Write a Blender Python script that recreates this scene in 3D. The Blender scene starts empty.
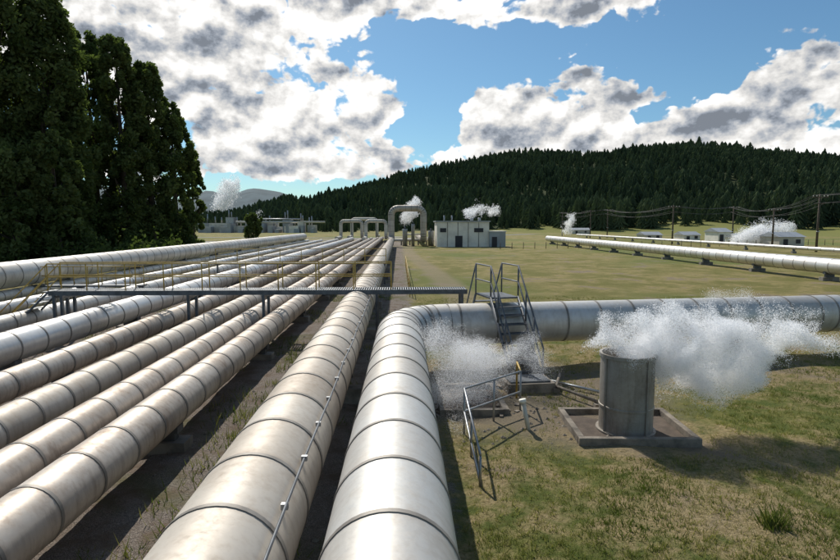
import bpy, math, random, time
import numpy as np
from mathutils import Vector, noise as mnoise
T0=time.time()
random.seed(7); rng=np.random.default_rng(7)
sc=bpy.context.scene
sc.view_settings.view_transform='Standard'; sc.view_settings.look='None'; sc.view_settings.exposure=0
rad=math.radians
# ------------------------------------------------ camera
F=560.0; EYE=4.5; YAW=rad(2.05); PIT=rad(5.71)
fw=Vector((math.sin(YAW)*math.cos(PIT),math.cos(YAW)*math.cos(PIT),-math.sin(PIT)))
rt=Vector((math.cos(YAW),-math.sin(YAW),0)); upv=rt.cross(fw)
def ray(px,py): return (fw+rt*((px-420)/F)+upv*((280-py)/F))
def W(px,py,z):
    d=ray(px,py); t=(z-EYE)/d.z
    return Vector((d.x*t,d.y*t,z))
def PD(px,py,dist):   # point at world-y distance
    d=ray(px,py); t=dist/d.y
    return Vector((d.x*t,dist,EYE+d.z*t))
cam=bpy.data.cameras.new("camera"); co=bpy.data.objects.new("camera",cam); sc.collection.objects.link(co)
cam.lens=24; cam.sensor_width=36; cam.clip_start=0.05; cam.clip_end=12000
co.location=(0,0,EYE); co.rotation_euler=(math.pi/2-PIT,0,-YAW); sc.camera=co
# ------------------------------------------------ node helper
class NT:
    def __init__(s,nt): s.nt=nt
    def n(s,t,**k):
        x=s.nt.nodes.new(t)
        for a,b in k.items(): setattr(x,a,b)
        return x
    def put(s,sock,v):
        if isinstance(v,bpy.types.NodeSocket): s.nt.links.new(v,sock)
        elif v is not None: sock.default_value=v
    def m(s,op,a,b=None,c=None,clamp=False):
        x=s.n('ShaderNodeMath',operation=op,use_clamp=clamp)
        for i,v in enumerate((a,b,c)):
            if v is not None: s.put(x.inputs[i],v)
        return x.outputs[0]
    def v(s,op,a,b=None,scale=None):
        x=s.n('ShaderNodeVectorMath',operation=op)
        s.put(x.inputs[0],a)
        if b is not None: s.put(x.inputs[1],b)
        if scale is not None: s.put(x.inputs['Scale'],scale)
        return x.outputs['Vector'] if op not in('LENGTH','DOT_PRODUCT','DISTANCE') else x.outputs['Value']
    def noise(s,vec,scale,detail=4,rough=.5,dist=0,dim='3D'):
        x=s.n('ShaderNodeTexNoise',noise_dimensions=dim); s.put(x.inputs['Vector'],vec)
        x.inputs['Scale'].default_value=scale; x.inputs['Detail'].default_value=detail
        x.inputs['Roughness'].default_value=rough; x.inputs['Distortion'].default_value=dist
        return x.outputs['Fac']
    def ramp(s,val,lo,hi,a=0.,b=1.,smooth=True):
        x=s.n('ShaderNodeMapRange'); x.interpolation_type='SMOOTHSTEP' if smooth else 'LINEAR'
        s.put(x.inputs['Value'],val)
        s.put(x.inputs['From Min'],lo); s.put(x.inputs['From Max'],hi)
        x.inputs['To Min'].default_value=a; x.inputs['To Max'].default_value=b
        return x.outputs[0]
    def mix(s,f,a,b,bt='MIX'):
        x=s.n('ShaderNodeMix',data_type='RGBA',blend_type=bt); x.clamp_factor=True
        s.put(x.inputs[0],f)
        for i,v in ((6,a),(7,b)):
            if isinstance(v,tuple) and len(v)==3: v=v+(1,)
            s.put(x.inputs[i],v)
        return x.outputs[2]
    def sep(s,v):
        x=s.n('ShaderNodeSeparateXYZ'); s.put(x.inputs[0],v); return x.outputs
    def comb(s,a,b,c):
        x=s.n('ShaderNodeCombineXYZ')
        for i,v in enumerate((a,b,c)): s.put(x.inputs[i],v)
        return x.outputs[0]
def newmat(name):
    m=bpy.data.materials.new(name); m.use_nodes=True; nt=m.node_tree
    N=NT(nt); b=nt.nodes['Principled BSDF']; return m,N,b
# ------------------------------------------------ materials
def simple(name,col,rough=.7,metal=0,var=.25,scale=3,bump=.0,col2=None):
    m,N,b=newmat(name)
    tc=N.n('ShaderNodeTexCoord').outputs['Object']
    f=N.noise(tc,scale,4,.6)
    c2=col2 or tuple(c*(1-var) for c in col)
    c=N.mix(N.ramp(f,.35,.68),col,c2)
    N.put(b.inputs['Base Color'],c); b.inputs['Roughness'].default_value=rough; b.inputs['Metallic'].default_value=metal
    if bump:
        bp=N.n('ShaderNodeBump'); bp.inputs['Strength'].default_value=bump; bp.inputs['Distance'].default_value=.02
        N.put(bp.inputs['Height'],N.noise(tc,scale*8,4,.65)); N.put(b.inputs['Normal'],bp.outputs[0])
    return m
def pipemat(name,col,stain,metal,rough,segvar=.12,stainamt=.5):
    m,N,b=newmat(name)
    uv=N.n('ShaderNodeUVMap'); uv.uv_map='UVMap'
    u,v,_=N.sep(uv.outputs[0])
    oi=N.n('ShaderNodeObjectInfo').outputs['Random']
    seg=N.m('FLOOR',v)
    wn=N.n('ShaderNodeTexWhiteNoise',noise_dimensions='2D'); N.put(wn.inputs['Vector'],N.comb(seg,N.m('MULTIPLY',oi,37.),0.))
    r=wn.outputs['Value']
    tc=N.n('ShaderNodeTexCoord').outputs['Object']
    n1=N.noise(tc,.9,5,.65); n2=N.noise(N.v('MULTIPLY',tc,(9.,9.,1.3)),1.,4,.6)
    n3=N.noise(tc,14,4,.7)
    fr=N.m('FRACT',v)
    edge=N.m('MAXIMUM',N.ramp(fr,.90,1.),N.ramp(fr,.12,.0))
    s=N.m('ADD',N.m('MULTIPLY',N.ramp(n1,.42,.70),.65),N.m('MULTIPLY',N.ramp(n2,.42,.72),.45))
    s=N.m('ADD',s,N.m('MULTIPLY',N.m('MULTIPLY',edge,n3),.7))
    s=N.m('MULTIPLY',s,stainamt,clamp=True)
    c=N.mix(s,col,stain)
    br=N.m('ADD',N.m('MULTIPLY',r,segvar*2),1-segvar)
    c=N.mix(1.,c,N.comb(br,N.m('MULTIPLY',br,N.m('ADD',N.m('MULTIPLY',r,.04),.97)),N.m('MULTIPLY',br,N.m('ADD',N.m('MULTIPLY',r,.08),.93))),'MULTIPLY')
    N.put(b.inputs['Base Color'],c); b.inputs['Metallic'].default_value=metal
    N.put(b.inputs['Roughness'],N.m('ADD',N.m('MULTIPLY',n3,.25),N.m('ADD',N.m('MULTIPLY',s,.2),rough-.12)))
    bp=N.n('ShaderNodeBump'); bp.inputs['Strength'].default_value=.4; bp.inputs['Distance'].default_value=.016
    N.put(bp.inputs['Height'],N.noise(tc,2.6,3,.55)); N.put(b.inputs['Normal'],bp.outputs[0])
    return m
M_A=pipemat('aluminium_cladding',(.60,.58,.54),(.38,.33,.27),.45,.48,.07,.6)
M_B=pipemat('weathered_cladding',(.54,.485,.41),(.34,.27,.20),.25,.54,.09,.7)
M_C=pipemat('old_cladding',(.56,.495,.42),(.29,.22,.165),.4,.46,.13,.9)
M_G=pipemat('bright_cladding',(.70,.69,.67),(.46,.42,.38),.6,.40,.09,.5)
M_band=simple('band_steel',(.32,.29,.25),.6,.4,.4,2)
M_conc=simple('concrete',(.31,.28,.235),.9,0,.55,1.6,.4)
M_conc2=simple('stained_concrete',(.27,.23,.18),.95,0,.6,2.6,.9)
M_steel=simple('grey_steel',(.13,.14,.15),.5,.4,.4,4)
M_galv=simple('galvanised_steel',(.42,.43,.43),.45,.7,.35,3)
M_yel=simple('yellow_paint',(.55,.36,.07),.5,0,.35,5)
M_white=simple('white_wall',(.84,.79,.68),.8,0,.2,.5)
M_cream=simple('cream_pipe',(.62,.58,.48),.6,.1,.25,.5)
M_dark=simple('dark_opening',(.03,.03,.035),.6)
M_roof=simple('roof_sheet',(.35,.37,.38),.5,.2,.2,.5)
M_wood=simple('pole_wood',(.12,.09,.065),.9,0,.4,3)
M_wire=simple('wire',(.05,.05,.05),.6)
M_bark=simple('bark',(.10,.075,.055),.95,0,.5,2,.5)
M_soil=simple('soil',(.12,.09,.065),.95,0,.4,3,.5)
# ------------------------------------------------ mesh builder
class MB:
    def __init__(s): s.V=[];s.Fc=[];s.M=[];s.U=[];s.S=[];s.mats=[]
    def mi(s,m):
        if m not in s.mats: s.mats.append(m)
        return s.mats.index(m)
    def face(s,idx,mat,uv=None,smooth=False):
        s.Fc.append(idx); s.M.append(s.mi(mat)); s.U.extend(uv if uv else [(0,0)]*len(idx)); s.S.append(smooth)
    def box(s,c,size,mat,rot=0,tilt=None):
        c=Vector(c); hx,hy,hz=[a/2 for a in size]; b=len(s.V); cr,sr=math.cos(rot),math.sin(rot)
        for x,y,z in ((-1,-1,-1),(1,-1,-1),(1,1,-1),(-1,1,-1),(-1,-1,1),(1,-1,1),(1,1,1),(-1,1,1)):
            X,Y,Z=x*hx,y*hy,z*hz
            s.V.append((c.x+X*cr-Y*sr,c.y+X*sr+Y*cr,c.z+Z))
        for f in ((0,3,2,1),(4,5,6,7),(0,1,5,4),(1,2,6,5),(2,3,7,6),(3,0,4,7)): s.face([b+i for i in f],mat)
    def tube(s,pts,r,mat,n=8,r2=None):
        pts=[Vector(p) for p in pts]; k=len(pts); side=None; b=len(s.V)
        for i,p in enumerate(pts):
            t=((pts[min(i+1,k-1)]-pts[max(i-1,0)])).normalized()
            if side is None:
                side=t.cross(Vector((0,0,1)))
                if side.length<.01: side=Vector((1,0,0))
            side=(side-t*side.dot(t)).normalized(); w=t.cross(side)
            rr=r if r2 is None else r+(r2-r)*i/(k-1)
            for j in range(n):
                a=2*math.pi*j/n; q=p+(side*math.cos(a)+w*math.sin(a))*rr; s.V.append(tuple(q))
        for i in range(k-1):
            for j in range(n):
                j2=(j+1)%n
                s.face([b+i*n+j,b+i*n+j2,b+(i+1)*n+j2,b+(i+1)*n+j],mat,smooth=True)
        s.face([b+j for j in range(n)][::-1],mat); s.face([b+(k-1)*n+j for j in range(n)],mat)
    def sweep(s,pts,r,seam=1.15,n=32,mat=None,bmat=None,band=.012,bw=.03,off=.3,bands=True):
        pts=[Vector(p) for p in pts]; k=len(pts)
        seg=[(pts[i+1]-pts[i]) for i in range(k-1)]; L=[x.length for x in seg]; T=[x.normalized() for x in seg]
        cum=[0]
        for l in L: cum.append(cum[-1]+l)
        tot=cum[-1]; sd=[]; side=None
        for t in T:
            if side is None:
                side=t.cross(Vector((0,0,1)))
                if side.length<.01: side=Vector((1,0,0))
            side=(side-t*side.dot(t)).normalized(); sd.append(side.copy())
        cs=[(math.cos(2*math.pi*j/n),math.sin(2*math.pi*j/n)) for j in range(n+1)]
        def ring(i,sv,rr):
            t=T[i]; sx=sd[i]; w=t.cross(sx); p=pts[i]+t*(sv-cum[i]); nb=None
            if abs(sv-cum[i])<1e-5 and i>0: nb=(T[i]+T[i-1]).normalized()
            if abs(sv-cum[i+1])<1e-5 and i<k-2: nb=(T[i]+T[i+1]).normalized()
            out=[]
            for c,d in cs[:n]:
                v=sx*(c*rr)+w*(d*rr)
                if nb is not None: v=v-t*(v.dot(nb)/t.dot(nb))
                out.append(tuple(p+v))
            return out
        def segof(x):
            for i in range(k-1):
                if x<cum[i+1]-1e-6: return i
            return k-2
        def strip(a,b_,rr,mt):
            x=a
            while x<b_-1e-6:
                i=segof(x); e=min(b_,cum[i+1]); b=len(s.V)
                if e-x<1e-6: x=e+1e-6; continue
                s.V.extend(ring(i,x,rr)); s.V.extend(ring(i,e,rr))
                for j in range(n):
                    j2=(j+1)%n
                    s.face([b+j,b+j2,b+n+j2,b+n+j],mt,[(j/n,x/seam-off),((j+1)/n,x/seam-off),((j+1)/n,e/seam-off),(j/n,e/seam-off)],True)
                x=e
        strip_edges=[0]; q=off*seam
        while q<tot-.05: strip_edges.append(q); q+=seam
        strip_edges.append(tot)
        for a,b_ in zip(strip_edges[:-1],strip_edges[1:]): strip(a,b_,r,mat)
        if bands:
            bs=list(strip_edges[1:-1])+[c for c in cum[1:-1]]
            for q in bs:
                a,b_=max(0,q-bw),min(tot,q+bw); strip(a,b_,r+band,bmat)
                for x in (a,b_):
                    i=segof(min(x,tot-1e-4)); b=len(s.V); s.V.extend(ring(i,x,r-.002)); s.V.extend(ring(i,x,r+band))
                    for j in range(n):
                        j2=(j+1)%n; s.face([b+j,b+j2,b+n+j2,b+n+j],bmat,None,True)
        for i,x in ((0,0),(k-2,tot)):
            b=len(s.V); s.V.extend(ring(i,x,r)); s.face([b+j for j in range(n)],mat)
    def build(s,name,parent=None):
        me=bpy.data.meshes.new(name); me.from_pydata(s.V,[],s.Fc)
        for m in s.mats: me.materials.append(m)
        me.polygons.foreach_set('material_index',s.M); me.polygons.foreach_set('use_smooth',s.S)
        uv=me.uv_layers.new(name='UVMap'); uv.data.foreach_set('uv',np.array(s.U,dtype=np.float32).ravel())
        me.update(); o=bpy.data.objects.new(name,me); sc.collection.objects.link(o)
        if parent: o.parent=parent
        return o
def fillet(pts,R,nseg=6):
    pts=[Vector(p) for p in pts]; out=[pts[0]]
    for i in range(1,len(pts)-1):
        a=(pts[i-1]-pts[i]).normalized(); b=(pts[i+1]-pts[i]).normalized(); ang=a.angle(b)
        if ang>3.1: out.append(pts[i]); continue
        d=R/math.tan(ang/2); c=pts[i]+(a+b).normalized()*(R/math.sin(ang/2))
        p0=pts[i]+a*d; p1=pts[i]+b*d; v0=p0-c; v1=p1-c; th=v0.angle(v1)
        for j in range(nseg+1):
            t=j/nseg; out.append(c+(v0*math.sin((1-t)*th)+v1*math.sin(t*th))/math.sin(th))
    out.append(pts[-1]); return out
def support(mb,x,y,zc,r,rot=0,wide=1.1):
    h=zc-r
    hc=h*.55
    mb.box((x,y,hc/2-.1),(r*2*wide,.45,hc+.2),M_conc,rot)
    mb.box((x,y,(hc+h+.06)/2),(r*1.1,.22,h-hc+.06),M_steel,rot)
    mb.box((x,y,h+r*.12),(r*1.5,.3,.05+r*.2),M_steel,rot)
# ------------------------------------------------ ground
def gh(x,y):
    d=np.sqrt(x*x+y*y)
    z=.05*np.sin(x*.7+1.3*np.sin(y*.31))*np.sin(y*.53+.8*np.sin(x*.4))+.03*np.sin(x*2.1+y*1.3)*np.sin(y*1.9-x*.7)
    return z*np.clip(1-(d-40)/60,0,1)
def axis(a,b,fine,lo,hi):
    o=list(np.arange(a,b+fine,fine)); st=fine; x=o[-1]
    while x<hi: st*=1.25; x+=st; o.append(x)
    st=fine; x=a; p=[]
    while x>lo: st*=1.25; x-=st; p.append(x)
    return np.array(p[::-1]+o)
xs=axis(-25,30,.35,-6000,6000); ys=axis(0,45,.35,-3000,9000)
X,Y=np.meshgrid(xs,ys); Z=gh(X,Y); nx,ny=len(xs),len(ys)
me=bpy.data.meshes.new('ground'); v=np.stack([X.ravel(),Y.ravel(),Z.ravel()],1)
ii=(np.arange(ny-1)[:,None]*nx+np.arange(nx-1)[None,:]).ravel()
fc=np.stack([ii,ii+1,ii+1+nx,ii+nx],1)
me.from_pydata(v.tolist(),[],fc.tolist()); me.polygons.foreach_set('use_smooth',[True]*len(fc))
go=bpy.data.objects.new('ground',me); sc.collection.objects.link(go)
m,N,b=newmat('grass_and_gravel'); tc=N.n('ShaderNodeTexCoord').outputs['Object']; x,y,z=N.sep(tc)
n0=N.noise(tc,.035,3,.6); n1=N.noise(tc,.28,4,.65,.5); n2=N.noise(tc,1.6,4,.7); n3=N.noise(tc,14,4,.75); n4=N.noise(tc,60,2,.7)
green=N.mix(N.ramp(n2,.35,.65),(.10,.125,.028),(.21,.20,.06))
dry=N.mix(N.ramp(n3,.3,.7),(.42,.33,.18),(.25,.19,.085))
gs=N.mix(N.ramp(N.m('ADD',N.m('MULTIPLY',n1,.6),N.m('MULTIPLY',n2,.4)),.42,.56),green,dry)
far=N.mix(N.ramp(n1,.38,.62),(.19,.18,.05),(.38,.30,.13))
far=N.mix(N.m('MULTIPLY',N.ramp(n2,.35,.65),.6),far,(.17,.155,.05))
far=N.mix(N.ramp(n0,.48,.62),far,(.16,.18,.05))
gs=N.mix(N.ramp(y,14.,38.),gs,far)
bare=N.mix(n3,(.16,.12,.085),(.34,.28,.21))
gs=N.mix(N.m('MULTIPLY',N.ramp(n1,.56,.65),.75),gs,bare)
d1=N.v('DISTANCE',tc,(3.4,14.6,0.)); pm=N.ramp(N.m('ADD',d1,N.m('MULTIPLY',n2,3.)),6.0,4.0)
gs=N.mix(N.m('MULTIPLY',pm,.85),gs,bare)
gs=N.mix(N.m('MULTIPLY',N.ramp(n3,.5,.75),.45),gs,(.05,.055,.015))
gravel=N.mix(N.ramp(n4,.35,.7),(.14,.115,.095),(.42,.36,.30))
gravel=N.mix(N.ramp(n2,.42,.68),gravel,(.19,.14,.10))
gravel=N.mix(N.m('MULTIPLY',N.ramp(n1,.52,.62),.5),gravel,(.11,.12,.035))
xe=N.m('ADD',x,N.m('MULTIPLY',N.m('SUBTRACT',n2,.5),2.4))
gm=N.m('MULTIPLY',N.ramp(xe,.9,.3),N.ramp(xe,-17.,-15.5))
gm=N.m('MULTIPLY',gm,N.ramp(y,150.,140.))
c=N.mix(gm,gs,gravel)
tr=N.m('ABSOLUTE',N.m('SUBTRACT',x,N.m('ADD',2.6,N.m('MULTIPLY',N.m('SINE',N.m('MULTIPLY',y,.05)),1.2))))
tr=N.m('MULTIPLY',N.m('MULTIPLY',N.ramp(tr,1.5,.5),N.ramp(y,24.,30.)),N.ramp(y,150.,100.))
c=N.mix(N.m('MULTIPLY',tr,.6),c,(.30,.24,.16))
N.put(b.inputs['Base Color'],c); b.inputs['Roughness'].default_value=.95; b.inputs['Specular IOR Level'].default_value=.15
bp=N.n('ShaderNodeBump'); bp.inputs['Strength'].default_value=.9; bp.inputs['Distance'].default_value=.08
N.put(bp.inputs['Height'],N.m('ADD',n3,N.m('MULTIPLY',n4,.5))); N.put(b.inputs['Normal'],bp.outputs[0])
me.materials.append(m)
def strip_obj(name,pts,w,z,mat):
    mb=MB()
    for i,p in enumerate(pts):
        q0=Vector(pts[max(0,i-1)]);q1=Vector(pts[min(len(pts)-1,i+1)]); t=(q1-q0).normalized(); nn=Vector((-t.y,t.x,0))
        p=Vector(p); mb.V.append((p.x+nn.x*w/2,p.y+nn.y*w/2,z)); mb.V.append((p.x-nn.x*w/2,p.y-nn.y*w/2,z))
    for i in range(len(pts)-1): mb.face([2*i,2*i+1,2*i+3,2*i+2],mat)
    return mb.build(name)
M_road=simple('road_surface',(.26,.24,.21),.9,0,.2,.4)
strip_obj('gravel_road',[(-130,132,0),(-70,138,0),(-30,150,0),(-12,165,0),(0,200,0)],7,.05,M_road)
strip_obj('gravel_road',[(60,250,0),(20,200,0),(0,175,0),(-60,190,0),(-180,210,0)],6,.046,M_road)
# ------------------------------------------------ pipelines
zA=1.35; rA=.645
xA=W(387,560,zA).x; xB=W(225,560,zA-.05).x
pA=fillet([(xA-.05,-6,zA),(xA+.12,17.2,zA),(15.0,19.1,zA),(60,24.8,zA)],1.7,5)
mb=MB(); mb.sweep(pA,rA,1.15,48,M_A,M_band)
for yy in (1.5,9.5): support(mb,xA,yy,zA,rA)
for t in (4.,12.,21.,30.,45.): support(mb,t,17.2+(t)*1.9/15.,zA,rA,rot=math.pi/2+.127)
mb.build('geothermal_pipeline')
def straight(name,x,z,r,mat,y0,y1,seam=1.1,n=28,off=.3,sup=7.5,so=3):
    mb=MB(); pts=[(x,y0,z),(x,y1,z)]
    mb.sweep(pts,r,seam,n,mat,M_band,off=off,band=.010,bw=.028)
    yy=y0+so
    while yy<y1-2: support(mb,x,yy,z,r); yy+=sup
    return mb.build(name),mb
mb=MB()
pB=[(xB,-6,zA-.05)]+fillet([(xB,104,zA-.05),(xB,112,zA-.05),(xB,112,7.6),(xB+6.4,112,7.6),(xB+6.4,112,1.3),(xB+6.4,150,1.3)],1.3,5)[1:]
mb.sweep(pB,rA-.02,1.15,44,M_B,M_band,off=.55)
yy=-2
while yy<108: support(mb,xB,yy,zA-.05,rA); yy+=8
th=rad(38); rr=rA+.05
cx,cz=xB+math.cos(th)*rr,zA-.05+math.sin(th)*rr
pts=[(cx+.012*math.sin(i*1.7),-5+i*1.15,cz+.012*math.sin(i*2.3)) for i in range(60)]
mb.tube(pts,.017,M_steel,6)
for i in range(0,60):
    mb.box((cx-.015,-5+i*1.15,cz-.015),(.07,.05,.06),M_galv)
mb.build('geothermal_pipeline')
left=[(541,.80,.41,M_C,1.05),(480,.80,.38,M_C,1.1),(430,.82,.38,M_B,1.0),(388,.82,.35,M_C,1.1),(350,.95,.47,M_G,1.2),(326,.85,.36,M_A,1.1),(309,.8,.30,M_G,1.15),(297,.9,.3,M_A,1.2)]
LX=[]
for i,(py,z,r,mt,sm) in enumerate(left):
    x=W(0,py,z).x; LX.append((x,z,r))
    straight('steam_pipeline',x,z,r,mt,-6,150-i*4,sm,30 if i<5 else 20,off=random.random(),so=2+1.3*i)
pf=W(0,276,1.9)
straight('large_steam_pipeline',pf.x,1.9,.68,M_A,-6,118,1.3,28,so=4,sup=9)
pr=PD(840,267,42)
straight('large_steam_pipeline',pr.x,pr.z,.62,M_G,-6,128,1.3,28,so=4,sup=9)
pr2=PD(840,247,75)
straight('steam_pipeline',pr2.x,.9,.28,M_G,20,190,2.5,16,so=4,sup=12)
# ------------------------------------------------ walkway over the pipes
WZ=1.98; WY=22.0
x0=PD(55,290,WY).x; x1=PD(466,290,WY).x
mb=MB()
mb.box(((x0+x1)/2,WY-.42,WZ-.1),(x1-x0,.07,.18),M_steel); mb.box(((x0+x1)/2,WY+.42,WZ-.1),(x1-x0,.07,.18),M_steel)
xx=x0+.05
while xx<x1-.05: mb.box((xx,WY,WZ-.03),(.035,.76,.035),M_galv); xx+=.09
allx=sorted([p[0] for p in LX]+[xB,xA]); mids=[(a+b)/2 for a,b in zip(allx[:-1],allx[1:])]
for g in [x0+.2,x1-.2]+[q for q in mids if x0<q<x1][::2]:
    for dy in (-.42,.42): mb.box((g,WY+dy,(WZ-.19)/2-.05),(.1,.1,WZ-.19+.1),M_steel)
    mb.box((g,WY,WZ-.26),(.09,.74,.1),M_steel)
xr=-.35
for dy in (-.42,.42):
    for hz in (.52,1.02): mb.tube([(x0,WY+dy,WZ+hz),(xr,WY+dy,WZ+hz)],.022,M_yel)
    for i in range(10):
        xx=x0+(xr-x0)*i/9; mb.tube([(xx,WY+dy,WZ),(xx,WY+dy,WZ+1.03)],.024,M_yel)
for i in range(8):
    mb.box((x0-.12-.24*i,WY,WZ-.05-.23*i),(.24,.8,.03),M_galv)
for dy in (-.42,.42):
    mb.tube([(x0,WY+dy,WZ-.05),(x0-2.0,WY+dy,0)],.04,M_steel)
    for h in (.5,1.0): mb.tube([(x0,WY+dy,WZ+h),(x0-2.0,WY+dy,h)],.022,M_yel)
    mb.tube([(x0-2.0,WY+dy,0),(x0-2.0,WY+dy,1.)],.022,M_yel)
mb.build('pipe_crossing_walkway')
for (ya,xa,xb_) in ((40,-13.,-1.),(31,-20,-14)):
    mb=MB()
    zt=1.75 if ya==40 else 1.2
    for h in (.5,1.): mb.tube([(xa,ya,zt+h),(xb_,ya,zt+h)],.025,M_yel)
    k=8
    for i in range(k+1):
        xx=xa+(xb_-xa)*i/k; mb.tube([(xx,ya,zt),(xx,ya,zt+1)],.025,M_yel)
    mb.box(((xa+xb_)/2,ya,zt-.04),(xb_-xa,.7,.08),M_steel)
    for xx in (xa+.1,xb_-.1): mb.box((xx,ya,zt/2-.08),(.1,.1,zt-.0),M_steel)
    mb.build('pipe_crossing_walkway')
mb=MB()
for h in (.55,1.05): mb.tube([(.6,34,h),(.6,60,h)],.025,M_yel)
for i in range(11): mb.tube([(.6,34+2.6*i,-.1),(.6,34+2.6*i,1.06)],.025,M_yel)
mb.build('yellow_handrail')
# ------------------------------------------------ stile stairs
P=W(503,297,2.2); px_,py_=P.x,P.y
mb=MB(); w=.92; zt=2.2
bot=W(528,382,0)
top=Vector((px_,py_-.25,zt)); dv=Vector((bot.x-top.x,bot.y-top.y,0)); run=max(dv.length,1.15); dv.normalize(); sd=Vector((-dv.y,dv.x,0))
bot=Vector((top.x,top.y,0))+dv*run
ang=math.atan2(sd.y,sd.x)
nst=9
for i in range(1,nst):
    t=i/nst; c=top.lerp(bot,t); mb.box(c,(w-.06,.26,.035),M_steel,ang)
for s_ in (-1,1):
    o=sd*(s_*w/2)
    a=top+o; b_=bot+o
    for k in (-.06,.0,.06): mb.tube([a+Vector((0,0,k)),b_+Vector((0,0,k))],.028,M_steel,6)
    for h in (.5,1.0):
        mb.tube([a-dv*1.3+Vector((0,0,h)),a+Vector((0,0,h)),b_+Vector((0,0,h-.05)),b_+Vector((0,0,.0))] if h==1. else [a-dv*1.3+Vector((0,0,h)),a+Vector((0,0,h)),b_+Vector((0,0,h-.05))],.026,M_steel,8)
    for t in (0,.33,.66):
        q=a.lerp(b_,t); mb.tube([q,q+Vector((0,0,1))],.026,M_steel,8)
    q=a-dv*1.3; mb.tube([q,q+Vector((0,0,1))],.026,M_steel,8)
    c2=a-dv*1.3; d2=c2-dv*1.3; d2.z=0
    mb.tube([c2,d2],.04,M_steel,6); mb.tube([c2+Vector((0,0,1)),d2+Vector((0,0,1)),d2],.026,M_steel,8)
mb.box(top-dv*.65,(w,1.3,.05),M_steel,ang)
for i in range(1,8):
    c=(top-dv*1.3).lerp(Vector((top.x,top.y,0))-dv*2.6,i/8); mb.box(c,(w-.06,.22,.03),M_steel,ang)
mb.build('steel_stile_stairs')
# ------------------------------------------------ silencer stack & basin
cb=W(625,431,0); mb=MB(); n=64
R=.56; H=1.72
prof=[(R+.06,0),(R+.06,.06),(R,.06),(R,.55),(R+.015,.56),(R+.015,.60),(R,.61),(R,H-.08),(R+.03,H-.07),(R+.03,H),(R-.03,H),(R-.03,.3)]
M_stack=pipemat('stack_steel',(.42,.41,.38),(.24,.21,.17),.35,.5,.04,.8)
for (r,z),(r2,z2) in zip(prof[:-1],prof[1:]):
    b0=len(mb.V)
    for q,zz in ((r,z),(r2,z2)):
        for j in range(n): a=2*math.pi*j/n; mb.V.append((cb.x+q*math.cos(a),cb.y+q*math.sin(a),zz+.02))
    for j in range(n):
        j2=(j+1)%n; mb.face([b0+j,b0+j2,b0+n+j2,b0+n+j],M_stack,smooth=True)
mb.face([b0+n+j for j in range(n)],M_dark)
for a in (0.4,1.97,3.5,5.1): mb.box((cb.x+(R+.02)*math.cos(a),cb.y+(R+.02)*math.sin(a),H*.5),(.03,.03,H*.96),M_stack,a)
mb.build('steam_silencer_stack')
mb=MB(); bx,by=1.24,.98; t=.13; h=.17; rot=rad(-3)
def rb(x,y): return (cb.x+.02+x*math.cos(rot)-y*math.sin(rot),cb.y+.1+x*math.sin(rot)+y*math.cos(rot))
for (x,y,sx,sy) in ((0,-by+t/2,bx*2,t),(0,by-t/2,bx*2,t),(-bx+t/2,0,t,by*2-2*t),(bx-t/2,0,t,by*2-2*t)):
    q=rb(x,y); mb.box((q[0],q[1],h/2-.05),(sx,sy,h+.1),M_conc2,rot)
q=rb(0,0); mb.box((q[0],q[1],.01),(bx*2-2*t-.004,by*2-2*t-.004,.06),M_soil,rot)
o=mb.build('concrete_basin'); bm=o.modifiers.new('bevel','BEVEL'); bm.width=.015; bm.segments=2
mb=MB()
q=W(528,392,0); mb.box((q.x,q.y+.2,.12),(1.3,.9,.34),M_conc2,.1); mb.box((q.x,q.y+.2,.31),(1.1,.7,.05),M_steel,.1)
mb.build('concrete_valve_box')
mb=MB(); a=W(556,386,.2); b_=W(598,402,.2)
mb.tube([W(560,374,.3),a,b_],.04,M_conc2,10); mb.tube([W(548,380,.15),W(600,392,.15)],.035,M_galv,10)
for q in (a,b_): mb.box((q.x,q.y,.06),(.18,.18,.2),M_conc2)
mb.build('drain_pipe')
mb=MB(); q=W(529,432,0); p2=q+Vector((-.12,.1,.62)); mb.tube([q,p2],.05,M_cream,12); mb.tube([p2,p2+Vector((-.015,.012,.08))],.075,M_white,12); mb.build('marker_post')
mb=MB()
n0_=W(480,484,0); c0=W(464,434,0); f0=W(520,412,0)
up=Vector((0,0,1))
for h in (.5,1.0):
    mb.tube([n0_+up*(h-.48 if h==1. else .04),c0+up*h*1.0,f0+up*h],.024,M_galv,8)
for q,h in ((c0,1.0),(f0,1.0),(c0.lerp(f0,.5),1.0),(n0_,.5),(n0_.lerp(c0,.5),.76)): mb.tube([q-up*.05,q+up*h],.024,M_galv,8)
mb.tube([f0+up,f0+up*1+Vector((.1,.9,0)),f0+Vector((.1,.9,0))],.024,M_yel,8)
mb.build('safety_handrail')
mb=MB(); q=W(470,415,0)
for (dx,dy,sx,sy) in ((-.75,1.,.14,2.2),(.75,1.,.14,2.2),(0,2.05,1.36,.14),(0,-.05,1.36,.14)): mb.box((q.x+.1+dx,q.y+dy,.05),(sx,sy,.22),M_conc2)
mb.box((q.x+.1,q.y+1.0,.0),(1.36,1.96,.08),M_soil)
for i in range(60):
    s=random.uniform(.06,.2); mb.box((q.x+random.uniform(-1.1,1.6),q.y+random.uniform(-.3,2.6),.03),(s,s*.7,s*.7),M_conc2,random.uniform(0,3))
mb.build('drain_trench')
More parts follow.
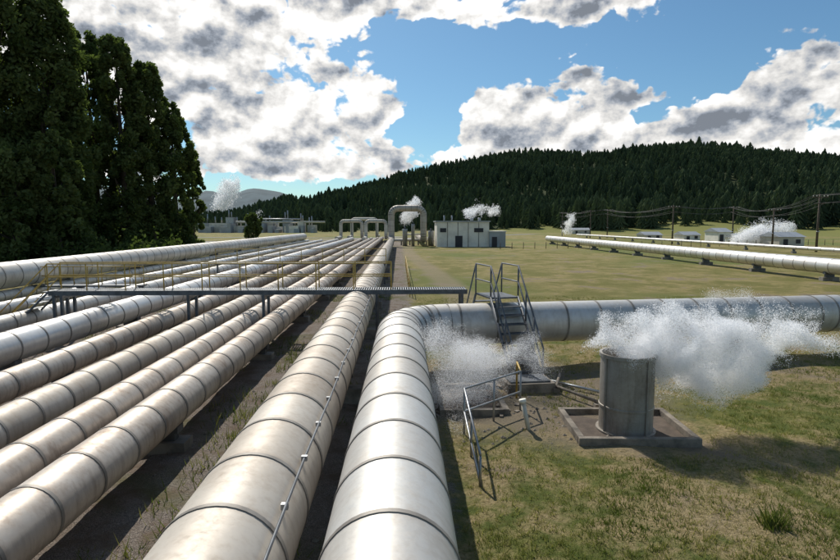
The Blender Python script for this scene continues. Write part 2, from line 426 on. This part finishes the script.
# ------------------------------------------------ industrial backdrop
def at(px,py): return W(px,py,0)
mb=MB(); p=at(437,247); D=p.y; wd=PD(489,240,D).x-p.x; H=4.9
cx=p.x+wd/2
mb.box((cx,D+4,H/2),(wd,8,H),M_white); mb.box((cx,D+4,H+.12),(wd+.5,8.5,.24),M_roof)
for k in range(1,5): mb.box((p.x+wd*k/5,D-.02,H/2),(.12,.06,H-.1),M_conc)
mb.box((cx-wd*.08,D-.04,1.1),(1.4,.1,2.2),M_dark); mb.box((cx+wd*.3,D-.04,3.3),(1.8,.1,.8),M_dark); mb.box((p.x+1.2,D-.04,3.3),(1.2,.1,.8),M_dark)
mb.box((p.x+wd+1.6,D+2,1.5),(3.2,5,3.0),M_roof); mb.box((p.x+wd+1.6,D+2,3.08),(3.5,5.3,.16),M_white)
mb.box((p.x+wd+1.0,D-.55,1.),(1,.08,2),M_dark)
for k in (.15,.3): mb.tube([(p.x+wd*k,D+2,H),(p.x+wd*k,D+2,H+1.3)],.15,M_galv,10)
for k in (.7,.85): mb.tube([(p.x+wd*k,D+3,H),(p.x+wd*k,D+3,H+.9)],.3,M_galv,12)
mb.build('separator_building')
def loop(name,pxa,pxb,base,top,D,r,mat):
    a=PD(pxa,base,D); b_=PD(pxb,base,D); zt=PD(pxa,top,D).z
    mb=MB(); pts=fillet([(a.x,D-10,1.2),(a.x,D,1.2),(a.x,D,zt),(b_.x,D+.5,zt),(b_.x,D+.5,1.2),(b_.x,D+12,1.2)],min(r*2,(b_.x-a.x)*.4,(zt-1.2)*.4),4)
    mb.sweep(pts,r,2.5,16,mat,M_band,bands=True)
    mb.box((a.x,D+.2,.3),(r*2.4,.6,.7),M_conc); mb.box((b_.x,D+.2,.3),(r*2.4,.6,.7),M_conc)
    mb.box(((a.x+b_.x)/2,D+.9,zt/2),(.15,.15,zt-r),M_steel)
    mb.build(name)
for (a,b_,tp,D) in ((341,362,221,140),(352,377,219,150),(366,386,221,135)): loop('pipe_expansion_loop',a,b_,238,tp,D,.42,M_cream)
mb=MB()
for (px,h,r) in ((405,3.2,.5),(413,4.2,.35),(431,2.8,.6)):
    q=at(px,246); mb.tube([(q.x,q.y,0),(q.x,q.y,h),(q.x,q.y,h+.3)],r,M_galv,16); mb.tube([(q.x,q.y,h+.2),(q.x,q.y,h+.8)],r*.3,M_steel,8)
q=at(400,245); mb.tube([(q.x-2,q.y-1,1.1),(q.x+8,q.y-1,1.1)],.3,M_cream,12)
mb.tube([(q.x+1,q.y-1,1.1),(q.x+1,q.y-1,2.3),(q.x+5,q.y-1,2.3)],.18,M_cream,12)
for k in range(6): mb.box((q.x-1.5+k*1.8,q.y-1,.4),(.3,.4,.9),M_conc)
mb.build('valve_station')
def shed(px0,px1,base,top,name='equipment_shed',dep=6,wall=M_white):
    a=at(px0,base); D=a.y; wd=PD(px1,base,D).x-a.x; H=PD(px0,top,D).z; mb=MB()
    mb.box((a.x+wd/2,D+dep/2,H/2),(wd,dep,H),wall)
    b=len(mb.V); e=.3; r=.16*dep
    mb.V.extend([(a.x-e,D-e,H+.01),(a.x+wd+e,D-e,H+.01),(a.x+wd+e,D+dep+e,H+.01),(a.x-e,D+dep+e,H+.01),(a.x-e,D+dep/2,H+r),(a.x+wd+e,D+dep/2,H+r)])
    for f in ((0,1,5,4),(2,3,4,5),(0,4,3),(1,2,5),(3,2,1,0)): mb.face([b+i for i in f],M_roof)
    k=max(2,int(wd/3))
    for i in range(k): mb.box((a.x+wd*(i+.5)/k,D-.03,H*.55 if i%3 else H*.4),(.9,.1,.8 if i%3 else H*.75),M_dark)
    mb.build(name)
shed(718,731,243,232); shed(741,776,245,238); shed(779,804,247,237,wall=M_cream); shed(645,662,239,235,wall=M_cream); shed(684,700,240,235)
shed(572,590,234,230,wall=M_cream)
mb=MB(); D=300
for (px,w_,h,mt) in ((241,6,3.5,M_cream),(250,3,7,M_galv),(262,5,5,M_roof),(270,6,6,M_cream),(277,5,3,M_white),(288,4,7.5,M_roof),(295,7,3.5,M_white),(303,3,6,M_cream),(312,4,4,M_cream),(222,10,5,M_cream),(232,4,8,M_galv),(208,8,5,M_roof)):
    q=PD(px,228,D); mb.box((q.x,D+random.uniform(-8,8),h/2),(w_,8,h),mt); mb.box((q.x+w_*.4,D-6,h*.3),(w_*.4,9,h*.6),M_roof)
    for k in range(2): mb.tube([(q.x-w_/3+k*w_/3,D,h),(q.x-w_/3+k*w_/3,D,h+random.uniform(1,5))],.3,M_galv,8)
mb.tube([PD(236,222,295),PD(325,222,295)],.5,M_cream,8); mb.tube([PD(255,219,296),PD(300,219,296)],.35,M_galv,8)
mb.build('geothermal_power_station')
poles=[(816,252,194),(772,247,208),(732,242,206),(672,244,205),(607,238,209),(590,238,210),(562,236,212)]
tops=[]
for (px,by,ty) in poles:
    q=at(px,by); H=PD(px,ty,q.y).z; mb=MB()
    mb.tube([(q.x,q.y,-.3),(q.x,q.y,H)],.19,M_wood,10,.13)
    mb.box((q.x,q.y-.16,H-.5),(2.6,.12,.14),M_wood); mb.box((q.x,q.y-.16,H-1.5),(1.8,.12,.12),M_wood)
    for k in (-1.2,-.6,.6,1.2): mb.tube([(q.x+k,q.y-.16,H-.43),(q.x+k,q.y-.16,H-.2)],.05,M_white,8)
    mb.tube([(q.x,q.y-.12,H*.35),(q.x+.0,q.y-.14,H*.36)],.25,M_galv,8)
    mb.build('utility_pole'); tops.append(Vector((q.x,q.y-.16,H)))
mb=MB()
tp=[PD(990,170,70)]+tops
for a,b_ in zip(tp[:-1],tp[1:]):
    for k,dz in ((-1.2,-.2),(-.6,-.2),(.6,-.2),(1.2,-.2),(-.8,-1.45),(.8,-1.45)):
        L=(b_-a).length; s_=L*.022
        pts=[a.lerp(b_,i/12)+Vector((k,0,dz-s_*4*(i/12)*(1-i/12))) for i in range(13)]
        mb.tube(pts,.022,M_wire,4)
mb.build('power_lines')
mb=MB()
for i in range(40):
    q=Vector((18+i*2.2,100+.5*i,0)); mb.tube([q-up*.1,q+up*1.2],.06,M_wood,6)
mb.build('post_fence')
print('STAGE hard',time.time()-T0)
# ------------------------------------------------ foliage
def leafmat(name,c1,c2,tr=.25):
    m,N,b=newmat(name)
    at_=N.n('ShaderNodeAttribute',attribute_name='tone').outputs['Fac']
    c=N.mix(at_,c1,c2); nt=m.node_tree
    d=N.n('ShaderNodeBsdfDiffuse'); N.put(d.inputs[0],c); nt.nodes.remove(b)
    t=N.n('ShaderNodeBsdfTranslucent'); N.put(t.inputs[0],N.mix(1.,c,(1.1,1.3,.6),'MULTIPLY'))
    mx=N.n('ShaderNodeMixShader'); mx.inputs[0].default_value=tr
    nt.links.new(d.outputs[0],mx.inputs[1]); nt.links.new(t.outputs[0],mx.inputs[2])
    nt.links.new(mx.outputs[0],nt.nodes['Material Output'].inputs[0]); return m
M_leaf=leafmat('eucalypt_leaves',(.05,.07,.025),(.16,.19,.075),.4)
M_con=leafmat('conifer_needles_hazed',(.035,.055,.036),(.12,.15,.075),.2)  # needle colour lightened to carry painted-in haze of the far forest
M_gr=leafmat('grass_blades',(.10,.13,.03),(.40,.33,.15),.3)
def polymesh(name,V,k,mat,tone,faces=None,parent=None):
    V=np.asarray(V,dtype=np.float32); nv=len(V); me=bpy.data.meshes.new(name)
    if faces is None:
        faces=np.arange(nv).reshape(-1,k)
    nf=len(faces); me.vertices.add(nv); me.vertices.foreach_set('co',V.ravel())
    me.loops.add(nf*k); me.loops.foreach_set('vertex_index',faces.astype(np.int32).ravel())
    me.polygons.add(nf); me.polygons.foreach_set('loop_start',np.arange(0,nf*k,k,dtype=np.int32)); me.polygons.foreach_set('loop_total',np.full(nf,k,dtype=np.int32))
    me.update(calc_edges=True)
    if tone is not None:
        a=me.attributes.new('tone','FLOAT','POINT'); a.data.foreach_set('value',np.asarray(tone,dtype=np.float32))
    me.materials.append(mat); o=bpy.data.objects.new(name,me); sc.collection.objects.link(o)
    if parent: o.parent=parent
    return o
def leaves(centers,size,bias,tri=False):
    n=len(centers); a=rng.normal(size=(n,3)); a/=np.linalg.norm(a,axis=1)[:,None]
    b=rng.normal(size=(n,3)); b-=a*(a*b).sum(1)[:,None]; b/=np.linalg.norm(b,axis=1)[:,None]
    s=size*rng.uniform(.6,1.4,(n,1))
    if tri:
        a=a*s; b=b*s
        return np.stack([centers+a,centers-a*.5+b*.87,centers-a*.5-b*.87],1).reshape(-1,3)
    a=a*s; b=b*s*.55
    return np.stack([centers-a,centers-b*1.0+a*.1,centers+a,centers+b+a*.1],1).reshape(-1,3)
def tree(name,base,H,Rm,low=.05,nc=260,per=150,leaf=.32,mat=None,shape='col'):
    mat=mat or M_leaf
    mb=MB(); lean=rng.normal(size=2)*.02*H
    tr=[Vector((base.x+lean[0]*t*t,base.y+lean[1]*t*t,H*.93*t-.2)) for t in np.linspace(0,1,8)]
    mb.tube(tr,H*.018+.08,M_bark,10,.05)
    cents=[];rads=[]; ph=rng.uniform(0,6.28,3)
    for i in range(nc):
        t=low+(1-low)*rng.uniform()**.85
        if shape=='col': env=Rm*(min(1,.6+t*1.6) if t<.25 else math.sqrt(max(0,1-((t-.25)/.77)**2.6)))
        else: env=Rm*math.sqrt(max(0,1-(2*t-1)**2))
        a=rng.uniform(0,2*math.pi)
        env*=.86+.16*math.sin(9*t+ph[0]+2*math.cos(a+ph[1]))+rng.uniform(-.12,.12)
        q=math.sqrt(rng.uniform(.3,1))
        c=np.array([base.x+lean[0]*t*t+math.cos(a)*env*q,base.y+lean[1]*t*t+math.sin(a)*env*q,t*H])
        cents.append(c); rads.append((.5+.6*rng.uniform())*(Rm*.23)*(1-.35*t))
        if i%6==0:
            p0=tr[0].lerp(tr[-1],max(0.02,t-.12)); mb.tube([p0,p0.lerp(Vector(c),.5)+Vector((0,0,-.2)),Vector(c)],.14*(1-t)+.05,M_bark,5,.03)
    P=[];Rn=[]
    for c,r in zip(cents,rads):
        d=rng.normal(size=(per,3)); d/=np.linalg.norm(d,axis=1)[:,None]; rr=r*rng.uniform(.15,1.25,(per,1))**.7
        P.append(c+d*rr*np.array([1,1,1.35])); br=rng.uniform(0,.6); Rn.append(np.clip(br+.4*(d[:,2]*.5+.5)+rng.normal(size=per)*.15,0,1))  # leaf tone: random per clump and leaf, lighter towards each clump's top
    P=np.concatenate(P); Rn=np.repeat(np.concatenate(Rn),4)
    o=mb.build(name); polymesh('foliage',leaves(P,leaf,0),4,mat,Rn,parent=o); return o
for (px,D,top,wpx,nc) in ((-60,62,-90,75,180),(-5,66,-55,55,260),(46,68,-2,48,270),(74,72,70,28,130),(100,82,34,28,200),(128,80,40,30,220),(154,84,66,28,200),(178,88,104,22,170),(60,60,135,30,100),(194,95,160,13,80),(20,58,150,36,100)):
    q=PD(px,250,D); H=PD(px,top,D).z; Rm=wpx*D/F
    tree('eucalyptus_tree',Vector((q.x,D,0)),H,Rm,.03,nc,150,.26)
q=PD(253,231,150); tree('round_bush',Vector((q.x,150,0)),PD(253,214,150).z,2.6,.05,90,110,.25,shape='r')
P=[];Rn=[]
for i in range(420):
    xx=rng.uniform(-75,-22); yy=rng.uniform(56,100)
    if xx>-22-(yy-56)*.42: continue
    h=rng.uniform(.5,3.2); r=rng.uniform(.8,1.8); d=rng.normal(size=(120,3))*.5
    P.append(np.array([xx,yy,h*.5])+d*np.array([r,r,h*.6])); Rn.append(np.full(120,rng.uniform(0,.5)))
P=np.concatenate(P); P[:,2]=np.abs(P[:,2]); polymesh('undergrowth_shrubs',leaves(P,.24,0),4,M_leaf,np.repeat(np.concatenate(Rn),4))
# ------------------------------------------------ hill + forest
prof=[(-900,200),(-300,200),(60,205),(190,210),(215,212),(240,208),(258,200),(290,194),(312,199),(335,190),(370,181),(400,171),(450,159),(500,151),(560,149),(600,148),(640,142),(700,141),(760,147),(840,153),(1000,160),(1500,175),(4000,180)]
pazs=[];pel=[]
for px,py in prof:
    d=ray(px,py); pazs.append(math.atan2(d.x,d.y)); pel.append(d.z/math.hypot(d.x,d.y))
TH=17.
def hill(az,r):
    tn=np.interp(az,pazs,pel); R1=820.; R0=np.interp(az,[-.5,-.1,.15,.3,.7],[400,400,330,290,230])
    Hh=np.maximum(tn*R1+EYE-TH*.9,2)
    t=np.clip((r-R0)/(R1-R0),0,1); s=t*t*(3-2*t)*.55+t*.45
    z=Hh*s+9*np.sin(az*17+r*.010)*np.sin(r*.018+az*9)*t*(1-t)*3
    return np.where(r>R1,Hh-(r-R1)*.1,z)-.3
az=np.linspace(-1.25,1.3,220); rr_=np.linspace(215,1000,70); A,Rr=np.meshgrid(az,rr_); Z=hill(A,Rr)
V=np.stack([(Rr*np.sin(A)).ravel(),(Rr*np.cos(A)).ravel(),Z.ravel()],1); nx=len(az)
ii=(np.arange(len(rr_)-1)[:,None]*nx+np.arange(nx-1)[None,:]).ravel(); fc=np.stack([ii,ii+1,ii+1+nx,ii+nx],1)
mh,N,b=newmat('hill_surface'); tc=N.n('ShaderNodeTexCoord').outputs['Object']
rr0=N.v('LENGTH',tc); hn=N.noise(tc,.05,3,.6)
N.put(b.inputs['Base Color'],N.mix(N.ramp(N.m('ADD',rr0,N.m('MULTIPLY',hn,30.)),350.,362.),(.19,.19,.06),(.05,.06,.025))); b.inputs['Roughness'].default_value=.95; b.inputs['Specular IOR Level'].default_value=.1
polymesh('hill',V,4,mh,None,faces=fc)
az2=np.linspace(-1.2,.1,120); r2=np.linspace(1800,3200,14); A,Rr=np.meshgrid(az2,r2)
el2=(224-(195+4*np.sin(A*31)+3*np.sin(A*67+1)))/560.; t=np.clip((Rr-1800)/900,0,1)
Z=(el2*2700)*np.sin(t*math.pi/2)+12*np.sin(A*90)*t
V=np.stack([(Rr*np.sin(A)).ravel(),(Rr*np.cos(A)).ravel(),Z.ravel()],1); nx=len(az2)
ii=(np.arange(len(r2)-1)[:,None]*nx+np.arange(nx-1)[None,:]).ravel(); fc=np.stack([ii,ii+1,ii+1+nx,ii+nx],1)
M_dist=simple('distant_range_hazed',(.10,.14,.15),1.,0,.35,.012)  # bluish tone paints distance haze into the hill colour
o=polymesh('distant_hills',V,4,M_dist,None,faces=fc)
def conifer_proto(seed):
    r=np.random.default_rng(seed); T=[];
    for k in range(7):
        z0=.04+k*.13; z1=z0+.26; R=.22*(1-z0)**.65+.02; n=9; off=r.uniform(0,6)
        for j in range(n):
            a=off+2*math.pi*j/n; rj=R*r.uniform(.65,1.25); am=off+2*math.pi*(j+.5)/n; ap=off+2*math.pi*(j-.5)/n
            T+= [(rj*math.cos(a),rj*math.sin(a),z0-.04*r.uniform()),(R*.35*math.cos(am),R*.35*math.sin(am),z0+.08),(0,0,min(z1,1)),
                 (rj*math.cos(a),rj*math.sin(a),z0-.03),(0,0,min(z1,1)),(R*.35*math.cos(ap),R*.35*math.sin(ap),z0+.08)]
    return np.array(T)
protos=[conifer_proto(i) for i in range(5)]
def forest(name,xy,z,hs,mat):
    VV=[];RR=[]
    for (x,y),zz,h in zip(xy,z,hs):
        p=protos[rng.integers(5)]; a=rng.uniform(0,6.28); c,s=math.cos(a),math.sin(a); w=rng.uniform(.9,1.5)
        q=np.stack([(p[:,0]*c-p[:,1]*s)*h*w+x,(p[:,0]*s+p[:,1]*c)*h*w+y,p[:,2]*h+zz],1); VV.append(q)
        b=rng.uniform(0,.6)+.4*(.5+.5*math.sin(x*.021+2*math.sin(y*.013))*math.sin(y*.025+x*.008)); RR.append(np.clip(b*.7+.3*p[:,2],0,1))  # tree tone: random plus broad patches, lighter towards the tip
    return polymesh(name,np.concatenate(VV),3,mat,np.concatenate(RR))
n=16000; r=np.sqrt(rng.uniform(300**2,850**2,n)); a=rng.uniform(-.9,.95,n)
R0=np.interp(a,[-.5,-.1,.15,.3,.7],[430,420,345,305,245]); k=(r>R0); r=r[k];a=a[k]
stand=.82+.25*np.sin(a*21+r*.012)*np.sin(r*.017)
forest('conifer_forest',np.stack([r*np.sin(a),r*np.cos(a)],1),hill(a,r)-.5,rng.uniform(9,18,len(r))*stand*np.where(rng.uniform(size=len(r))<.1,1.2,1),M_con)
n=260; a=rng.uniform(-.5,.02,n); r=rng.uniform(310,400,n)
forest('tree_belt',np.stack([r*np.sin(a),r*np.cos(a)],1),hill(a,r),rng.uniform(4,9,n),M_con)
print('STAGE forest',time.time()-T0)
# ------------------------------------------------ grass tufts
def tufts(name,xy,h,nb,mat,spread=.06,rb=None):
    n=len(xy); c=np.repeat(xy,nb,0); hh=np.repeat(h,nb)*rng.uniform(.5,1.2,n*nb)
    c=c+rng.normal(size=c.shape)*spread*(np.repeat(h,nb)[:,None]/.12); z=gh(c[:,0],c[:,1])-.01
    a=rng.uniform(0,6.28,n*nb); w=.006+.05*hh*rng.uniform(.6,1.3,n*nb)*.5; ln=rng.uniform(.2,.8,n*nb)*hh; b=rng.uniform(0,6.28,n*nb)
    p0=np.stack([c[:,0]-w*np.cos(a),c[:,1]-w*np.sin(a),z],1);p1=np.stack([c[:,0]+w*np.cos(a),c[:,1]+w*np.sin(a),z],1)
    p2=np.stack([c[:,0]+ln*np.cos(b),c[:,1]+ln*np.sin(b),z+hh],1)
    V=np.stack([p0,p1,p2],1).reshape(-1,3); rd=np.repeat(np.clip(np.repeat(rb if rb is not None else rng.uniform(0,1,n),nb)+rng.normal(size=n*nb)*.2,0,1),3)
    return polymesh(name,V,3,mat,rd)
n=34000; y=4+30*rng.uniform(size=n)**1.25; x=rng.uniform(-.1,1,n)*y*.95+.9
k=(x>.95); x=x[k];y=y[k]
pat=np.sin(x*.9+2*np.sin(y*.5))*np.sin(y*.8+1.5*np.sin(x*.6))+.6*np.sin(x*2.7+y)*np.sin(y*2.2)
k=(pat+rng.normal(size=len(x))*.6>-.3)&(np.hypot(x-cb.x,y-cb.y)>1.5)&(np.hypot(x-2.3,y-13)>1.3); x=x[k];y=y[k];pat=pat[k]
tufts('grass',np.stack([x,y],1),rng.uniform(.025,.11,len(x)),7,M_gr,rb=np.clip(.55-pat*.4,0,1))
n=1900; x=rng.uniform(-14,.6,n); y=rng.uniform(4,40,n); pt=np.sin(x*1.3)*np.sin(y*.9+x); k=pt>.1; x=x[k];y=y[k]
x=np.concatenate([x,rng.uniform(-3.9,-2.9,90)]); y=np.concatenate([y,rng.uniform(5,20,90)])
tufts('weeds',np.stack([x,y],1),rng.uniform(.08,.28,len(x)),14,M_gr,.08,rb=rng.uniform(0,.5,len(x)))
q=W(770,528,0); tufts('tussock',np.stack([rng.normal(q.x,.07,9),rng.normal(q.y,.07,9)],1),rng.uniform(.2,.34,9),16,M_gr,.03,rb=np.full(9,.1))
mb=MB()
for i in range(760):
    if i<620: x=random.uniform(-13,.4); y=random.uniform(4,30)
    else: x=random.uniform(1,5); y=random.uniform(11,16)
    s=random.uniform(.02,.06); z=float(gh(np.array(x),np.array(y))); b=len(mb.V)
    for (a,e) in ((0,0),(1.3,.1),(2.5,-.1),(3.9,.1),(5.1,0)): mb.V.append((x+s*math.cos(a)*random.uniform(.7,1.3),y+s*math.sin(a)*random.uniform(.7,1.3),z+s*.1))
    mb.V.append((x,y,z+s*.8))
    for j in range(5): mb.face([b+j,b+(j+1)%5,b+5],M_conc2)
mb.build('loose_stones')
# ------------------------------------------------ steam: very fine droplets
M_st=bpy.data.materials.new('steam_droplets'); M_st.use_nodes=True; nt=M_st.node_tree; N=NT(nt); nt.nodes.remove(nt.nodes['Principled BSDF'])
d=N.n('ShaderNodeBsdfDiffuse'); d.inputs[0].default_value=(.99,.99,.99,1); t=N.n('ShaderNodeBsdfTranslucent'); t.inputs[0].default_value=(.99,.99,.99,1)
mx=N.n('ShaderNodeMixShader'); mx.inputs[0].default_value=.6; nt.links.new(d.outputs[0],mx.inputs[1]); nt.links.new(t.outputs[0],mx.inputs[2]); nt.links.new(mx.outputs[0],nt.nodes['Material Output'].inputs[0])
def fbm3(P,ns,seed=0,oct=4):
    out=np.zeros(len(P)); amp=1.; tot=0
    for o in range(oct):
        Q=P*ns*(2.03**o)+seed*17.3+o*5.1; i=np.floor(Q).astype(np.int64); f=Q-i; f=f*f*(3-2*f); v=0
        for dx in (0,1):
            for dy in (0,1):
                for dz in (0,1):
                    h=((i[:,0]+dx)*73856093)^((i[:,1]+dy)*19349663)^((i[:,2]+dz)*83492791); h=(h*2654435761)&0xffffffff; h=((h^(h>>15))*2246822519)&0xffffffff; h=(h^(h>>13))&0xffffff
                    w=(f[:,0] if dx else 1-f[:,0])*(f[:,1] if dy else 1-f[:,1])*(f[:,2] if dz else 1-f[:,2]); v=v+w*(h/16777215.)
        out+=amp*(v*2-1); tot+=amp; amp*=.55
    return out/tot
def steam(name,blobs,sigma,size,ns=1.8,thr=.38,soft=.6,amp=1.3,cap=4000000,warp=0.,power=1.5):
    B=np.array([b[:3] for b in blobs]); R=np.array([b[3] for b in blobs])
    nd=sigma/(size*size*1.3*.5*1.05)
    lo=(B-R[:,None]*1.6).min(0); hi=(B+R[:,None]*1.6).max(0)
    cnt=int(min(cap,nd*np.prod(hi-lo))); P=rng.uniform(lo,hi,(cnt,3)); acc=np.zeros(cnt)
    Q=P
    if warp: Q=P+warp*np.stack([fbm3(P,1.3,3,2),fbm3(P,1.3,5,2),fbm3(P,1.3,8,2)],1)
    for c,r in zip(B,R):
        d2=((Q-c)**2).sum(1)/(r*r); acc+=np.exp(-d2*1.15)
    k=acc>.08; P=P[k];acc=acc[k];Q=Q[k]
    f=np.clip((np.minimum(acc,1.1)+fbm3(Q,ns)*amp-thr)/soft,0,1)**power*np.clip((acc-.08)/.35,0,1)
    P=P[(rng.uniform(size=len(P))<f)&(P[:,2]>.02)]
    polymesh(name,leaves(P,size,0,True),3,M_st,None); print('STEAM',name,cnt,len(P))
D=cb.y
def sb(l,D): return [(*PD(px,py,D+dy),r) for px,py,dy,r in l]
steam('steam_plume',sb([(624,356,0,.5),(606,338,0,.42),(628,330,0,.42),(650,340,.0,.55),(672,340,.0,.6),(694,346,0,.65),(712,324,.2,.5),(735,338,.1,.66),(762,330,.2,.55),(785,336,.2,.5),(812,332,.3,.42),(830,330,.3,.3),(660,366,0,.42),(690,376,0,.42),(722,372,0,.45),(755,360,0,.4)],D),6.5,.0085,2.3,.26,1.15,1.3,4500000,.55)
steam('steam_plume',sb([(448,400,0,.65),(440,366,.5,.65),(432,346,.8,.5),(462,380,.4,.6),(484,368,1,.55),(478,348,1.2,.5),(505,362,1,.45),(524,352,1,.42),(545,362,1.2,.35),(475,395,.3,.55)],13.6),1.5,.0066,1.1,.1,1.2,.8,5000000,.5,1.2)
steam('steam_plume',sb([(460,425,.2,.45),(466,455,0,.4),(474,500,-1.2,.35)],11.5),.4,.0055,1.2,.1,1.1,.9)
steam('steam_plume',sb([(715,300,0,.55),(742,298,0,.5),(728,306,0,.5)],22),.8,.010,1.4,.15,1.1,.9)
def fs(l,D,s,ns): steam('distant_steam_plume',sb(l,D),s,D/683*.42,ns,.25,.7,1.2,700000)
fs([(407,220,0,1.4),(411,211,0,1.6),(415,203,0,1.3)],118,1.3,.6)
fs([(470,212,0,1.4),(480,209,0,1.6),(493,210,0,1.3)],112,1.0,.6)
fs([(738,243,0,1.6),(752,237,0,2.2),(770,231,0,2.4),(786,230,0,1.6)],115,1.4,.5)
fs([(566,232,0,1.3),(569,224,0,1.7),(572,218,0,1.3)],160,1.,.5)
fs([(222,206,0,6),(228,194,0,7),(231,184,0,6)],400,.4,.15)
fs([(256,219,0,1.5),(260,214,0,2.)],300,.5,.3)
print('STAGE steam',time.time()-T0)
# ------------------------------------------------ light
SAZ=rad(-20); SEL=rad(46)
sd_=Vector((math.sin(SAZ)*math.cos(SEL),math.cos(SAZ)*math.cos(SEL),math.sin(SEL)))
L=bpy.data.lights.new('sun','SUN'); L.energy=4.3; L.angle=rad(.55); L.color=(1,.955,.89)
lo_=bpy.data.objects.new('sun',L); sc.collection.objects.link(lo_); lo_.rotation_euler=(-sd_).to_track_quat('-Z','Y').to_euler()
w=bpy.data.worlds.new('World'); sc.world=w; w.use_nodes=True; nt=w.node_tree; N=NT(nt)
bg=nt.nodes['Background']; sky=N.n('ShaderNodeTexSky'); sky.sky_type='NISHITA'; sky.sun_disc=False
sky.sun_elevation=SEL; sky.sun_rotation=SAZ; sky.altitude=300; sky.air_density=1.0; sky.dust_density=.6; sky.ozone_density=2.
tc=N.n('ShaderNodeTexCoord').outputs['Generated']; dirn=N.v('NORMALIZE',tc); x,y,z=N.sep(dirn)
azn=N.m('ARCTAN2',x,y); el=N.m('ARCSINE',z)
P0=N.comb(azn,N.m('MULTIPLY',el,1.35),0.)
na=N.noise(P0,8,6.5,.56,0,'2D')
vo=N.n('ShaderNodeTexVoronoi',feature='F1',voronoi_dimensions='2D'); vo.inputs['Scale'].default_value=20
vo.inputs['Detail'].default_value=2; vo.inputs['Roughness'].default_value=.6
wob=N.n('ShaderNodeTexNoise',noise_dimensions='2D'); N.put(wob.inputs['Vector'],P0); wob.inputs['Scale'].default_value=18; wob.inputs['Detail'].default_value=2
N.put(vo.inputs['Vector'],N.v('ADD',P0,N.v('SCALE',N.v('SUBTRACT',wob.outputs['Color'],(.5,.5,.5)),scale=.05)))
f0_=N.m('ADD',N.m('MULTIPLY',N.m('SUBTRACT',na,.5),3.2),N.m('MULTIPLY',N.m('SUBTRACT',.45,vo.outputs['Distance']),.75))
r0=N.noise(P0,13,5,.55,0,'2D'); r1=N.noise(N.v('ADD',P0,(-.006,.026,0.)),13,5,.55,0,'2D')
lf=N.noise(P0,5,2,.5,0,'2D')
relief=N.m('SUBTRACT',r0,r1)
bl=[(110,15,110,45,.85),(240,55,75,38,.8),(205,110,60,32,.8),(400,-6,230,24,1.1),(580,-6,110,20,.9),(285,130,70,38,.85),(372,118,42,28,.9),
(490,126,40,36,1.05),(555,108,68,34,1.2),(608,98,34,22,.9),(235,165,80,20,.75),(350,165,70,14,.7),(450,158,120,13,.85),(740,112,44,20,1.05),(812,112,48,30,1.2),(745,135,140,11,.75),(640,142,70,8,.65),
(785,30,15,5,.6),(820,52,14,8,.65),(150,-90,300,60,1.0),(600,-120,300,60,.9),(-200,60,200,120,.8),(1100,70,180,60,1),(330,75,40,20,.6)]
acc=None
for (cx_,cy_,rx,ry,ww) in bl:
    d=ray(cx_,cy_); A=math.atan2(d.x,d.y); E=math.atan2(d.z,math.hypot(d.x,d.y))
    ax=N.m('MULTIPLY_ADD',azn,F/rx,-A*F/rx); ey=N.m('MULTIPLY_ADD',el,F/ry,-E*F/ry)
    g=N.m('MULTIPLY',N.m('EXPONENT',N.m('MULTIPLY',N.m('MULTIPLY_ADD',ax,ax,N.m('MULTIPLY',ey,ey)),-1.)),ww)
    acc=g if acc is None else N.m('ADD',acc,g)
bk=N.m('MULTIPLY',N.ramp(y,.2,-.3),.45); acc=N.m('ADD',N.m('MINIMUM',acc,1.05),bk)
Fd=N.m('ADD',N.m('SUBTRACT',acc,.42),N.m('MULTIPLY',f0_,.60))
mask=N.ramp(Fd,.0,.17)
Tk=N.m('ADD',N.m('MULTIPLY',Fd,.38),N.m('ADD',N.m('MULTIPLY',acc,.5),N.m('MULTIPLY_ADD',lf,.9,-.45)))
thick=N.ramp(Tk,.40,1.08)
hi_=N.ramp(el,.14,.34)
g=N.m('MULTIPLY',thick,N.m('ADD',.42,N.m('MULTIPLY',hi_,.30)))
sdot=N.v('DOT_PRODUCT',dirn,tuple(sd_)); glow=N.ramp(sdot,.55,.98)
br=N.m('SUBTRACT',N.m('ADD',N.m('MULTIPLY_ADD',glow,.18,.93),N.m('MULTIPLY',relief,2.2)),g)
br=N.m('MAXIMUM',N.m('MINIMUM',br,1.15),.27)
cc=N.mix(N.ramp(br,.3,.8),(.82,.92,1.08),(1.,.985,.96))
cc=N.v('SCALE',cc,scale=br)
skc=N.v('SCALE',N.mix(1.,sky.outputs[0],(.72,1.0,1.08),'MULTIPLY'),scale=.088)
hz=N.m('MULTIPLY',mask,N.ramp(el,-.02,.06))
fin=N.mix(hz,skc,cc)
N.put(bg.inputs[0],fin); bg.inputs[1].default_value=1.0
print('STAGE end',time.time()-T0)
